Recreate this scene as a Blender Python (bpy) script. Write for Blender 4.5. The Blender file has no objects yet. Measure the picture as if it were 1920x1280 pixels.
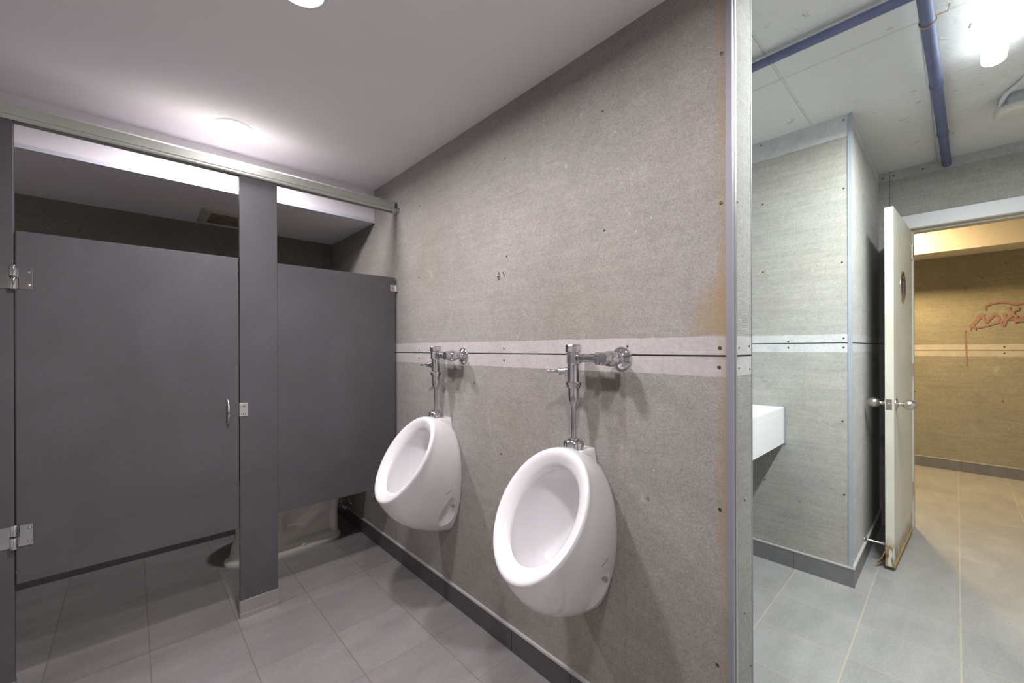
import bpy, math, random
from mathutils import Vector, Matrix, Euler
random.seed(4)
scene = bpy.context.scene
COL = scene.collection
PI = math.pi

# ------------------------------------------------------------------ camera
cam_d = bpy.data.cameras.new('camera')
cam_d.sensor_width = 36.0
cam_d.lens = 36.0 * 770.4 / 1920.0
cam_d.shift_y = 13.0 / 1920.0
cam_d.clip_start = 0.02
cam = bpy.data.objects.new('camera', cam_d)
COL.objects.link(cam)
CAMM = Matrix.Rotation(-0.746, 4, 'Z') @ Matrix.Rotation(PI / 2, 4, 'X') @ Matrix.Rotation(-0.003, 4, 'Z')
CAMM.translation = Vector((0, 0, 1.25))
cam.matrix_world = CAMM
scene.camera = cam

# ------------------------------------------------------------------ world, exposure
world = bpy.data.worlds.new('world')
scene.world = world
world.use_nodes = True
world.node_tree.nodes['Background'].inputs[0].default_value = (0.7, 0.72, 0.75, 1)
world.node_tree.nodes['Background'].inputs[1].default_value = 0.05
vs = scene.view_settings
vs.view_transform = 'Standard'
vs.look = 'None'
vs.exposure = 0.0
vs.gamma = 1.0
vs.use_curve_mapping = False

# light strengths (the lamps are built further down with their fittings)
W_DOWN = 18.5       # each recessed ceiling light
C_DOWN = (1.0, 0.935, 0.965)
W_TUBE = 58.0        # linear fitting in the entry
C_TUBE = (0.95, 1.0, 0.99)
W_CORR = 58.0        # corridor lamp
C_CORR = (1.0, 0.70, 0.34)

def area(name, loc, rot, size, watts, color, shape='DISK', size_y=None, spread=180):
    l = bpy.data.lights.new(name, 'AREA')
    l.spread = math.radians(spread)
    l.shape = shape
    l.size = size
    if size_y: l.size_y = size_y
    l.energy = watts
    l.color = color
    o = bpy.data.objects.new(name, l)
    o.location = loc
    o.rotation_euler = rot
    COL.objects.link(o)
    return o

# measured layout (metres; camera stands at x=0, y=0)
WX = 1.155       # urinal wall face
WT = 0.147       # its thickness
YE = 0.400       # its free end
ZC = 2.273       # low ceiling
ZB = 2.0645      # bulkhead underside
YB = 2.557       # bulkhead face
YK = 3.320       # back wall
YP = 2.254       # toilet partition front
W2 = 2.756       # sink wall
Y2 = 0.372       # return wall
W3 = 3.88        # entrance wall
W4 = 6.115       # corridor wall
Z2 = 2.474       # high ceiling
XL = -1.60       # left wall
YF = -1.50       # wall behind the camera

# ------------------------------------------------------------------ mesh helpers
class MB:
    def __init__(s):
        s.v = []; s.f = []; s.m = []
    def add(s, vs, fs, mi=0):
        b = len(s.v)
        s.v += [tuple(p) for p in vs]
        s.f += [tuple(b + i for i in f) for f in fs]
        s.m += [mi] * len(fs)
        return s
    def box(s, x0, x1, y0, y1, z0, z1, mi=0):
        v = [(x, y, z) for z in (z0, z1) for y in (y0, y1) for x in (x0, x1)]
        f = [(0, 2, 3, 1), (4, 5, 7, 6), (0, 1, 5, 4), (2, 6, 7, 3), (0, 4, 6, 2), (1, 3, 7, 5)]
        return s.add(v, f, mi)
    def rings(s, R, cap0=True, cap1=True, mi=0, closed=True):
        n = len(R[0]); v = []; f = []
        for r in R: v += r
        for i in range(len(R) - 1):
            for j in range(n if closed else n - 1):
                a = i * n + j; b = i * n + (j + 1) % n
                f.append((a, b, b + n, a + n))
        if cap0: f.append(tuple(range(n - 1, -1, -1)))
        if cap1: f.append(tuple((len(R) - 1) * n + j for j in range(n)))
        return s.add(v, f, mi)
    def lathe(s, p, axis, prof, n=32, mi=0, cap0=True, cap1=True, squash=None):
        p = Vector(p); a = Vector(axis).normalized()
        t = Vector((0, 0, 1)) if abs(a.z) < .9 else Vector((1, 0, 0))
        u = a.cross(t).normalized(); w = a.cross(u)
        sq = squash or (1, 1)
        R = [[tuple(p + a * h + (u * math.cos(2 * PI * k / n) * sq[0] + w * math.sin(2 * PI * k / n) * sq[1]) * max(r, 1e-5)) for k in range(n)] for r, h in prof]
        return s.rings(R, cap0, cap1, mi)
    def cyl(s, a, b, r, n=24, mi=0, r2=None):
        a = Vector(a); b = Vector(b)
        return s.lathe(a, b - a, [(r, 0), (r if r2 is None else r2, (b - a).length)], n, mi)
    def tube(s, pts, r, n=14, mi=0):
        P = [Vector(p) for p in pts]; R = []
        up = Vector((0, 0, 1))
        for i, p in enumerate(P):
            d = (P[min(i + 1, len(P) - 1)] - P[max(i - 1, 0)]).normalized()
            u = d.cross(up)
            if u.length < 1e-3: u = d.cross(Vector((1, 0, 0)))
            u.normalize(); w = d.cross(u)
            rr = r[i] if isinstance(r, (list, tuple)) else r
            R.append([tuple(p + (u * math.cos(2 * PI * k / n) + w * math.sin(2 * PI * k / n)) * rr) for k in range(n)])
        return s.rings(R, True, True, mi)
    def prism(s, outline, axis, lo, hi, mi=0):
        # outline: list of 2D points, extruded along axis 'x','y','z'
        def P(a, b, h):
            return {'x': (h, a, b), 'y': (a, h, b), 'z': (a, b, h)}[axis]
        return s.rings([[P(a, b, lo) for a, b in outline], [P(a, b, hi) for a, b in outline]], True, True, mi)
    def obj(s, name, mats, parent=None, smooth=None, bevel=0, loc=None, subsurf=0, bseg=2):
        me = bpy.data.meshes.new(name)
        if loc is not None:
            L = Vector(loc); vs_ = [tuple(Vector(p) - L) for p in s.v]
        else: vs_ = s.v
        me.from_pydata(vs_, [], s.f)
        me.update()
        if not isinstance(mats, (list, tuple)): mats = [mats]
        for m in mats: me.materials.append(m)
        for p, mi in zip(me.polygons, s.m): p.material_index = mi
        import bmesh
        bm = bmesh.new(); bm.from_mesh(me)
        bmesh.ops.recalc_face_normals(bm, faces=bm.faces)
        bm.to_mesh(me); bm.free()
        if smooth:
            me.shade_smooth()
            me.set_sharp_from_angle(angle=math.radians(smooth))
        o = bpy.data.objects.new(name, me)
        if loc is not None: o.location = loc
        COL.objects.link(o)
        if parent is not None:
            o.parent = parent
            if loc is None and parent.type == 'EMPTY' or (parent.type != 'EMPTY' and parent.location.length > 0):
                o.matrix_parent_inverse = Matrix.Translation(Vector(parent.location)).inverted()
        if bevel:
            b = o.modifiers.new('bevel', 'BEVEL'); b.width = bevel; b.segments = bseg; b.limit_method = 'ANGLE'; b.angle_limit = math.radians(40)
            b.harden_normals = False
        if subsurf:
            q = o.modifiers.new('subd', 'SUBSURF'); q.levels = subsurf; q.render_levels = subsurf
        return o

def thing(name, label, cat, loc=(0, 0, 0), group=None):
    o = bpy.data.objects.new(name, None)
    o.empty_display_size = 0.05
    o.location = loc
    COL.objects.link(o)
    o['label'] = label; o['category'] = cat
    if group: o['group'] = group
    return o
def tag(o, label, cat, group=None, kind=None):
    o['label'] = label; o['category'] = cat
    if group: o['group'] = group
    if kind: o['kind'] = kind
    return o
def struct(o, label, cat):
    return tag(o, label, cat, kind='structure')

# ------------------------------------------------------------------ materials
class NT:
    def __init__(s, name, rough=0.5, metal=0.0, spec=0.5):
        s.m = bpy.data.materials.new(name); s.m.use_nodes = True
        s.t = s.m.node_tree; s.n = s.t.nodes; s.l = s.t.links
        s.b = s.n['Principled BSDF']
        s.b.inputs['Roughness'].default_value = rough
        s.b.inputs['Metallic'].default_value = metal
        s.b.inputs['Specular IOR Level'].default_value = spec
        s.co = s.n.new('ShaderNodeTexCoord').outputs['Object']
    def lk(s, a, b): s.l.new(a, b)
    def setin(s, sock, v):
        if hasattr(v, 'links') or isinstance(v, bpy.types.NodeSocket): s.lk(v, sock)
        else:
            if sock.type == 'RGBA' and len(v) == 3: v = (*v, 1)
            sock.default_value = v
    def xyz(s):
        n = s.n.new('ShaderNodeSeparateXYZ'); s.lk(s.co, n.inputs[0]); return n.outputs
    def math(s, op, a, b=0.0, c=None, clamp=False):
        n = s.n.new('ShaderNodeMath'); n.operation = op; n.use_clamp = clamp
        s.setin(n.inputs[0], a); s.setin(n.inputs[1], b)
        if c is not None: s.setin(n.inputs[2], c)
        return n.outputs[0]
    def mapr(s, v, a, b, c=0.0, d=1.0, smooth=True):
        n = s.n.new('ShaderNodeMapRange'); n.interpolation_type = 'SMOOTHSTEP' if smooth else 'LINEAR'
        n.clamp = True
        s.setin(n.inputs['Value'], v)
        for k, q in zip(('From Min', 'From Max', 'To Min', 'To Max'), (a, b, c, d)): s.setin(n.inputs[k], q)
        return n.outputs[0]
    def noise(s, scale=10, detail=3, rough=0.5, sc=(1, 1, 1), off=(0, 0, 0), rot=(0, 0, 0), dist=0.0):
        mp = s.n.new('ShaderNodeMapping'); mp.inputs['Scale'].default_value = sc; mp.inputs['Location'].default_value = off
        mp.inputs['Rotation'].default_value = rot
        s.lk(s.co, mp.inputs[0])
        n = s.n.new('ShaderNodeTexNoise'); n.inputs['Scale'].default_value = scale; n.inputs['Detail'].default_value = detail
        n.inputs['Roughness'].default_value = rough; n.inputs['Distortion'].default_value = dist
        s.lk(mp.outputs[0], n.inputs[0]); return n.outputs[0]
    def mix(s, f, a, b, mode='MIX'):
        n = s.n.new('ShaderNodeMix'); n.data_type = 'RGBA'; n.blend_type = mode
        s.setin(n.inputs[0], f); s.setin(n.inputs[6], a); s.setin(n.inputs[7], b); return n.outputs[2]
    def band(s, v, a, b, soft=0.002):
        return s.math('MULTIPLY', s.mapr(v, a - soft, a + soft), s.mapr(v, b - soft, b + soft, 1.0, 0.0))
    def bump(s, h, strength=0.2, dist=0.01):
        n = s.n.new('ShaderNodeBump'); n.inputs['Strength'].default_value = strength; n.inputs['Distance'].default_value = dist
        s.lk(h, n.inputs['Height']); s.lk(n.outputs[0], s.b.inputs['Normal'])
    def color(s, c): s.setin(s.b.inputs['Base Color'], c); return s

def srgb(r, g, b):
    return tuple(((c / 255) / 12.92 if c / 255 <= .04045 else ((c / 255 + .055) / 1.055) ** 2.4) for c in (r, g, b))

def plain(name, col, rough=0.5, metal=0.0, var=0.06, vscale=8, bump=0.0, bscale=200, spec=0.5, coat=0.0):
    t = NT(name, rough, metal, spec)
    n = t.noise(vscale, 4, 0.6)
    f = t.mapr(n, 0.25, 0.75, 1 - var, 1 + var, False)
    c = t.n.new('ShaderNodeVectorMath'); c.operation = 'SCALE'
    c.inputs[0].default_value = col; t.lk(f, c.inputs['Scale'])
    t.color(c.outputs[0])
    if bump: t.bump(t.noise(bscale, 3), bump, 0.002)
    if coat: t.b.inputs['Coat Weight'].default_value = coat; t.b.inputs['Coat Roughness'].default_value = 0.03
    return t.m

# cement board: h is the horizontal axis of the wall ('x' or 'y'), bands/joint at measured heights
def cement(name, base, h='y', joint=1.228, b0=1.173, b1=1.281, bandc=None, top=None, seams=(), extra=None, streak=.5, tilt=0.0, warm=None, patina=0.0):
    t = NT(name, 0.85, 0, 0.25)
    o = t.xyz(); hz = o[0 if h == 'x' else 1]; z = o[2]
    stretch = (0.5, 1, 14) if h == 'y' else (1, 0.5, 14)
    big = t.noise(1.6, 3, 0.5)
    mid = t.noise(9, 4, 0.6)
    rot = (tilt, 0, 0) if h == 'y' else (0, -tilt, 0)
    st = t.noise(3.0, 5, 0.65, sc=stretch, rot=rot)
    st2 = t.noise(5.0, 3, 0.7, sc=tuple(k * 1.6 for k in stretch), rot=rot, off=(3, 1, 2))
    fine = t.noise(230, 3, 0.8)
    fine2 = t.noise(55, 4, 0.7, off=(5, 2, 1))
    # weave imprint of the board
    w1 = t.math('SINE', t.math('MULTIPLY', hz, 2 * PI / 0.0042)); w2 = t.math('SINE', t.math('MULTIPLY', z, 2 * PI / 0.0046))
    weave = t.math('MULTIPLY', t.math('ADD', w1, w2), 0.25)
    k = t.math('MULTIPLY', t.mapr(big, .3, .7, .92, 1.08, False), t.mapr(mid, .3, .7, .95, 1.05, False))
    k = t.math('MULTIPLY', k, t.mapr(st, .32, .68, 1 - .10 * streak, 1 + .08 * streak, False))
    k = t.math('MULTIPLY', k, t.mapr(st2, .56, .72, 1.0, 1 - .16 * streak, True))
    k = t.math('MULTIPLY', k, t.mapr(fine, .3, .7, .74, 1.26, False))
    k = t.math('MULTIPLY', k, t.mapr(fine2, .3, .7, .92, 1.08, False))
    k = t.math('MULTIPLY', k, t.math('ADD', 1.0, t.math('MULTIPLY', weave, 0.10)))
    v = t.n.new('ShaderNodeVectorMath'); v.operation = 'SCALE'; v.inputs[0].default_value = base; t.lk(k, v.inputs['Scale'])
    c = v.outputs[0]
    if warm is not None:      # browner zones
        c = t.mix(t.mapr(t.noise(1.1, 3, 0.6, off=(7, 3, 9)), .45, .7, 0, .55), c, t.mix(1.0, c, warm, 'MULTIPLY'))
    # white paint specks and smears
    sp = t.noise(38, 2, 0.5, off=(2, 8, 4)); c = t.mix(t.mapr(sp, .74, .77, 0, .45), c, (.62, .61, .59))
    sm = t.noise(4.5, 3, 0.6, sc=(1, 1, .5), off=(1, 6, 3), dist=2.0); c = t.mix(t.mapr(sm, .69, .75, 0, .20), c, (.62, .61, .59))
    dk = t.noise(26, 2, 0.5, off=(9, 9, 4)); c = t.mix(t.mapr(dk, .76, .79, 0, .5), c, (.05, .05, .045))
    # smooth jointing strips along the board edge
    wob = t.math('MULTIPLY', t.math('SUBTRACT', t.noise(14, 3, 0.6), 0.5), 0.008)
    zz = t.math('ADD', z, wob)
    bc = bandc or tuple(min(1, q * 1.55) for q in base)
    vb = t.n.new('ShaderNodeVectorMath'); vb.operation = 'SCALE'; vb.inputs[0].default_value = bc
    t.lk(t.math('MULTIPLY', t.mapr(mid, .3, .7, .9, 1.08, False), t.mapr(t.noise(70, 3, .7), .3, .7, .9, 1.08, False)), vb.inputs['Scale'])
    bands = t.band(zz, b0, b1, 0.0015)
    if top: bands = t.math('MAXIMUM', bands, t.mapr(zz, top - .001, top + .002))
    c = t.mix(bands, c, vb.outputs[0])
    if extra: c = extra(t, c, hz, z)
    jl = t.band(z, joint - .0025, joint + .0025, 0.0006)
    for q in seams:
        jl = t.math('MAXIMUM', jl, t.band(hz, q - .0012, q + .0012, .0006))
    c = t.mix(jl, c, (.02, .018, .016))
    t.color(c)
    hgt = t.math('ADD', t.math('MULTIPLY', fine, .6), t.math('MULTIPLY', weave, .5))
    hgt = t.math('MULTIPLY', hgt, t.math('SUBTRACT', 1.0, t.math('MULTIPLY', bands, .8)))
    hgt = t.math('SUBTRACT', hgt, t.math('MULTIPLY', jl, 3.0))
    t.bump(hgt, 0.35, 0.002)
    return t.m

RUST = (.30, .20, .095)
def wallR_extra(t, c, hz, z):
    # orange rust weathering along the free edge and a run below the second flush valve
    n = t.noise(6, 4, .6, sc=(1, 1, .6), off=(0, 3, 0))
    edge = t.math('SUBTRACT', t.mapr(hz, .40, .475, 1, 0), t.math('MULTIPLY', n, .9))
    c = t.mix(t.mapr(edge, -.2, .7, 0, .55), c, RUST)
    dz = t.math('DIVIDE', t.math('SUBTRACT', z, 1.30), .17); dy = t.math('DIVIDE', t.math('SUBTRACT', hz, .40), .13)
    d = t.math('ADD', t.math('MULTIPLY', dz, dz), t.math('MULTIPLY', dy, dy))
    up = t.mapr(z, 1.284, 1.288)
    c = t.mix(t.math('MULTIPLY', t.mapr(t.math('ADD', d, t.math('MULTIPLY', n, .6)), .4, 1.3, .55, 0), up), c, RUST)
    run = t.math('MULTIPLY', t.band(t.math('ADD', hz, t.math('MULTIPLY', t.noise(3, 2, .5), .02)), .729, .737, .003), t.band(z, .18, 1.10, .05))
    c = t.mix(t.math('MULTIPLY', run, t.mapr(t.noise(18, 3, .6), .35, .7, 0, .5)), c, RUST)
    # flush valve shadows painted into the wall colour below the joint, ragged lower edge
    for yy, w in ((1.665, .10), (.80, .085)):
        q = t.math('DIVIDE', t.math('SUBTRACT', hz, yy), w)
        fall = t.mapr(t.noise(24, 3, .6, sc=(1, 1, .12)), .35, .65, .98, 1.10, False)
        m = t.math('MULTIPLY', t.mapr(t.math('MULTIPLY', q, q), .7, 1.1, 1, 0), t.mapr(z, fall, t.math('ADD', fall, .03)))
        m = t.math('MULTIPLY', m, t.mapr(z, 1.165, 1.172, 1, 0))
        c = t.mix(t.math('MULTIPLY', m, .30), c, t.mix(1.0, c, (.55, .52, .46), 'MULTIPLY'))
    return c

CB = (.305, .292, .270)
M_wallR = cement('cement_board_urinals', CB, 'y', 1.228, 1.173, 1.281, bandc=(.46, .43, .425), extra=wallR_extra, seams=(2.93,), tilt=.07, warm=(1.0, .95, .86))
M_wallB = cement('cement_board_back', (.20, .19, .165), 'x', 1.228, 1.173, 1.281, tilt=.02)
M_wall2 = cement('cement_board_sink', (.41, .41, .385), 'y', 1.274, 1.225, 1.321, bandc=(.62, .64, .65), top=2.36, tilt=.02, warm=(1.0, .97, .88), streak=.9)
M_wallRet = cement('cement_board_return', (.52, .52, .50), 'x', 1.274, 1.225, 1.321, bandc=(.62, .64, .65), top=2.42, streak=.5)
M_wall3 = cement('cement_board_entrance', (.38, .38, .355), 'y', 1.274, 1.225, 1.321, bandc=(.46, .47, .47), top=2.41, seams=(.315,), streak=.8)
M_pale = cement('cement_board_pale', (.60, .58, .56), 'y', 1.228, 1.173, 1.281)
M_wall4 = cement('cement_board_corridor', (.34, .32, .25), 'y', 1.217, 1.158, 1.277, bandc=(.56, .52, .44), streak=.8, warm=(1, .93, .8))

def paint(name, col, bump=0.0, drips=False, seams=None):
    t = NT(name, 0.75, 0, 0.3)
    k = t.mapr(t.noise(1.3, 3, .5), .3, .7, .96, 1.04, False)
    v = t.n.new('ShaderNodeVectorMath'); v.operation = 'SCALE'; v.inputs[0].default_value = col; t.lk(k, v.inputs['Scale'])
    t.color(v.outputs[0])
    if bump:
        h = t.noise(30, 4, .6, sc=(1, .5, 1), dist=1.5)
        if drips:
            h = t.math('ADD', h, t.math('MULTIPLY', t.mapr(t.noise(14, 2, .5, off=(3, 3, 3)), .68, .78), 2.0))
            o = t.xyz()
            for ax, a in (('x', 2.18), ('y', .09), ('y', .54)):
                h = t.math('ADD', h, t.math('MULTIPLY', t.band(t.math('ADD', o[0 if ax == 'x' else 1], t.math('MULTIPLY', t.noise(20, 2), .004)), a - .004, a + .004, .003), 1.0))
        t.bump(h, bump, 0.006)
    return t.m
M_ceilL = paint('ceiling_paint_smooth', (.87, .835, .86))
M_ceilR = paint('ceiling_paint_rough', (.72, .735, .73), 0.8, True)
M_bulk = paint('bulkhead_paint', (.78, .75, .80))
M_beam = paint('corridor_beam_paint', (.78, .74, .66), 0.4)
M_white_frame = plain('white_gloss_paint', (.72, .74, .76), .4, var=.03)

# floor tiles
def tiles(name, base, ox, px, oy, py, grout, wy, wx, cy=1.0, cx=1.0):
    t = NT(name, 0.42, 0, 0.45)
    o = t.xyz()
    def line(v, off, p, w):
        q = t.math('FRACT', t.math('DIVIDE', t.math('SUBTRACT', v, off - p * 0.5), p))
        d = t.math('MULTIPLY', t.math('ABSOLUTE', t.math('SUBTRACT', q, .5)), p)
        return t.mapr(d, w * .5, w * .5 + .0012, 1, 0)
    lx = line(o[0], ox, px, wx); ly = line(o[1], oy, py, wy)
    # each tile its own tone
    ix = t.math('FLOOR', t.math('DIVIDE', t.math('SUBTRACT', o[0], ox), px)); iy = t.math('FLOOR', t.math('DIVIDE', t.math('SUBTRACT', o[1], oy), py))
    cmb = t.n.new('ShaderNodeCombineXYZ'); t.lk(ix, cmb.inputs[0]); t.lk(iy, cmb.inputs[1])
    wn = t.n.new('ShaderNodeTexWhiteNoise'); wn.noise_dimensions = '3D'; t.lk(cmb.outputs[0], wn.inputs[0])
    k = t.mapr(wn.outputs[0], 0, 1, .93, 1.07, False)
    k = t.math('MULTIPLY', k, t.mapr(t.noise(3, 5, .6, sc=(1, 2.5, 1)), .3, .7, .88, 1.12, False))
    k = t.math('MULTIPLY', k, t.mapr(t.noise(110, 3, .8), .3, .7, .88, 1.12, False))
    v = t.n.new('ShaderNodeVectorMath'); v.operation = 'SCALE'; v.inputs[0].default_value = base; t.lk(k, v.inputs['Scale'])
    c = v.outputs[0]
    # scuffs
    c = t.mix(t.mapr(t.noise(2.2, 5, .7, dist=2.5, off=(4, 4, 0)), .62, .70, 0, .18), c, tuple(q * .55 for q in base))
    g = t.math('MAXIMUM', t.math('MULTIPLY', lx, cx), t.math('MULTIPLY', ly, t.math('MULTIPLY', cy, t.mapr(t.noise(5, 2, .5), .3, .6, .5, 1))))
    c = t.mix(g, c, grout)
    t.color(c)
    t.setin(t.b.inputs['Roughness'], t.mapr(t.noise(6, 4, .6), .3, .7, .36, .52))
    t.bump(t.math('SUBTRACT', t.math('MULTIPLY', t.noise(90, 3), .25), g), .25, .0015)
    return t.m
M_floorL = tiles('floor_tiles_grey', (.255, .240, .240), .05, .3025, 3.10, .3113, (.21, .155, .105), .0022, .0030, cy=.55, cx=.85)
M_floorR = tiles('floor_tiles_entry', (.33, .33, .325), 2.118, .295, -.01, .313, (.50, .44, .33), .0042, .0028, cx=.45, cy=.85)
M_base = plain('baseboard_tile', (.090, .085, .090), .45, var=.12, vscale=14)
M_baseR = plain('baseboard_tile_entry', (.19, .19, .195), .45, var=.12, vscale=14)
M_alu = plain('satin_aluminium', (.62, .61, .60), .38, 1.0, var=.04)
M_rail = plain('anodised_rail', (.47, .48, .44), .40, .35, var=.04)
M_bead = plain('grey_edge_bead', (.26, .26, .29), .5, .2, var=.05)
M_beadL = plain('blue_grey_edge_bead', (.40, .45, .52), .45, .2, var=.05)
M_chrome = plain('chrome', (.66, .66, .68), .07, 1.0, var=.01)
M_nickel = plain('brushed_nickel', (.60, .56, .52), .28, 1.0, var=.04)
M_steel = plain('stainless_plate', (.66, .63, .62), .32, 1.0, var=.03)
M_dark = plain('dark_recess', (.012, .011, .01), .7)
M_screw = plain('grey_green_screw', (.10, .11, .07), .5, .6)
M_porc = plain('white_vitreous_china', (.80, .79, .80), .12, var=.01, spec=.5, coat=.6)
M_porcT = plain('toilet_china', (.72, .70, .64), .16, var=.02, coat=.5)
M_counter = plain('white_stone_counter', (.82, .83, .84), .28, var=.02, vscale=3)
M_pipe = plain('slate_blue_pipe', (.12, .14, .26), .5, .1, var=.15, vscale=20)
M_plastic = plain('aged_white_plastic', (.62, .60, .54), .5, var=.05)
M_conduit = plain('white_conduit', (.66, .68, .68), .5, var=.05)
M_boxgrey = plain('galvanised_box', (.42, .46, .49), .45, .5, var=.1)
M_vent = plain('vent_frame_cream', (.50, .48, .40), .55, var=.05)

# laminate of the cubicle
def laminate():
    t = NT('charcoal_laminate', 0.42, 0, 0.4)
    k = t.math('MULTIPLY', t.mapr(t.noise(2.2, 5, .65, dist=1.2), .3, .7, .90, 1.12, False), t.mapr(t.noise(60, 3, .7), .3, .7, .95, 1.05, False))
    v = t.n.new('ShaderNodeVectorMath'); v.operation = 'SCALE'; v.inputs[0].default_value = (.098, .095, .102); t.lk(k, v.inputs['Scale'])
    t.color(v.outputs[0])
    t.setin(t.b.inputs['Roughness'], t.mapr(t.noise(3.5, 4, .6), .3, .7, .36, .52))
    t.bump(t.noise(260, 2), .06, .001)
    return t.m
M_lam = laminate()

def grille():
    t = NT('rusty_vent_grille', .8)
    o = t.xyz()
    s1 = t.math('SINE', t.math('MULTIPLY', o[0], 2 * PI / .008)); s2 = t.math('SINE', t.math('MULTIPLY', o[1], 2 * PI / .008))
    c = t.mix(t.mapr(t.noise(14, 4, .7), .35, .65), (.33, .29, .21), (.20, .14, .07))
    c = t.mix(t.mapr(t.math('ADD', s1, s2), .4, 1.2, 0, .6), c, (.06, .045, .03))
    t.color(c); return t.m
M_grille = grille()

def doorpaint():
    t = NT('cream_door_paint', .45, 0, .4)
    o = t.xyz()
    n = t.noise(30, 4, .7, sc=(2.2, 2.2, .35))
    lim = t.mapr(t.noise(5, 3, .6, off=(2, 2, 0)), .3, .7, .01, .11, False)
    # swollen, peeled base, worst towards the latch corner
    reach = t.math('ADD', t.math('MULTIPLY', lim, 1.0), .07)
    m = t.mapr(t.math('SUBTRACT', o[2], reach), -.05, .035, 1, 0)
    pe = t.math('MULTIPLY', m, t.mapr(n, .42, .54))
    base = t.mix(t.mapr(t.noise(2.5, 3, .5), .4, .7), (.66, .65, .57), (.60, .585, .50))
    st = t.mapr(t.noise(9, 4, .7, sc=(1, 1, .5)), .55, .75, 0, .35)
    base = t.mix(t.math('MULTIPLY', st, t.mapr(o[2], .1, .5, 1, 0)), base, (.42, .33, .18))
    c = t.mix(pe, base, t.mix(t.mapr(t.noise(55, 3, .6, sc=(1, 1, .3)), .4, .6), (.13, .10, .05), (.40, .27, .12)))
    t.color(c); return t.m
M_door = doorpaint()
M_wood = plain('splintered_board', (.42, .27, .12), .8, var=.3, vscale=40)

def emit(name, col, strength):
    t = NT(name)
    t.color(col)
    t.b.inputs['Emission Color'].default_value = (*col, 1); t.b.inputs['Emission Strength'].default_value = strength
    return t.m
M_lens = emit('downlight_lens', (1, .97, 1), 9)
M_tube = emit('linear_lens', (.93, 1, 1), 9)
M_clens = emit('corridor_lens', (1, .82, .5), 8)
M_pink = plain('pink_spray_paint', (.34, .19, .17), .8, var=.2, vscale=40)
M_ink = plain('dark_print', (.10, .09, .10), .5)
M_red = plain('red_ring', (.5, .06, .04), .4)

# ------------------------------------------------------------------ structure
def quad(name, pts, mat, label, cat):
    mb = MB(); mb.add(pts, [(0, 1, 2, 3)]); o = mb.obj(name, mat); return struct(o, label, cat)

XM = WX + WT / 2
fl = MB()
fl.box(XL - .1, XM, YF - .1, YK + .1, -.08, 0, 0)
fl.box(XM, W4 + .1, YF - .1, 2.6, -.08, 0, 1)
struct(fl.obj('floor', [M_floorL, M_floorR]), 'grey square floor tiles with tan grout', 'floor')

mb = MB().box(XL - .1, WX + WT, YF - .1, YE, ZC, Z2 + .1).box(XL - .1, WX - .0005, YE, YB, ZC, Z2 + .1)
struct(mb.obj('ceiling', M_ceilL), 'smooth white low ceiling over the urinals and cubicle', 'ceiling')
mb = MB().box(XL, WX - .0005, YB, YK, ZB, ZC + .05)
struct(mb.obj('ceiling_bulkhead', M_bulk), 'white dropped bulkhead above the toilet cubicle', 'bulkhead')
mb = MB().box(WX + WT, W3 + .1, YF - .1, 2.6, Z2, Z2 + .12)
struct(mb.obj('ceiling_entry', M_ceilR), 'rough painted white ceiling of the entry', 'ceiling')
mb = MB().box(W3 + .1, W4 + .1, YF - .1, 2.6, 2.62, 2.74)
struct(mb.obj('ceiling_corridor', M_beam), 'painted corridor ceiling beyond the doorway', 'ceiling')
# bulkhead lower corner bead
mb = MB().box(XL, WX - .001, YB - .0025, YB + .012, ZB - .0025, ZB + .016)
struct(mb.obj('trim_1', plain('white_corner_bead', (.66, .68, .76), .4)), 'thin corner bead along the bulkhead edge', 'trim')

def wall(name, b, mat, label):
    mb = MB().box(*b); return struct(mb.obj(name, mat), label, 'wall')
wall_right = wall('wall_right', (WX, WX + WT, YE, YK + .1, 0, Z2), M_wallR, 'cement board partition wall carrying the two urinals')
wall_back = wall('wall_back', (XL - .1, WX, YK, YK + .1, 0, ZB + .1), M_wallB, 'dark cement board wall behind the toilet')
wall('wall_left', (XL - .1, XL, YF - .1, YK + .1, 0, Z2), M_pale, 'cement board wall left of the cubicle')
wall('wall_front', (XL - .1, W4 + .1, YF - .1, YF, 0, 2.7), M_pale, 'cement board wall behind the viewer')
wall_sink = wall('wall_sink', (W2, W2 + .12, Y2 + .0006, 2.6, 0, Z2), M_wall2, 'pale cement board wall beside the white counter')
wall_ret = wall('wall_return', (W2 + .0006, W3, Y2, Y2 + .12, 0, Z2), M_wallRet, 'pale return wall behind the open door')
wall('wall_niche', (WX + WT, W2, 1.75, 1.87, 0, Z2), M_wallRet, 'wall at the back of the sink niche')
# entrance wall with doorway
DY0, DY1, DZ = -.62, .215, 2.054
mb = MB().box(W3, W3 + .12, DY1, Y2 + .12, 0, Z2 + .2).box(W3, W3 + .12, YF, DY0, 0, Z2 + .2).box(W3, W3 + .12, DY0, DY1, DZ, Z2 + .2)
wall_ent = struct(mb.obj('wall_entrance', M_wall3), 'grey cement board wall with the doorway', 'wall')
wall_cor = wall('wall_corridor', (W4, W4 + .12, YF, 2.6, 0, 2.7), M_wall4, 'yellowish cement board wall across the corridor')
wall('wall_corridor_end', (W3 + .12, W4, 2.5, 2.6, 0, 2.7), M_wall4, 'cement board wall closing the corridor')
wall('wall_corridor_near', (W3, W3 + .12, Y2 + .12, 2.6, 0, 2.7), M_wall4, 'corridor wall beside the doorway')
mb = MB().box(5.73, W4, YF, 2.5, 2.17, 2.62)
struct(mb.obj('ceiling_beam', M_beam), 'yellow lit painted beam along the corridor wall', 'beam')

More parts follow.
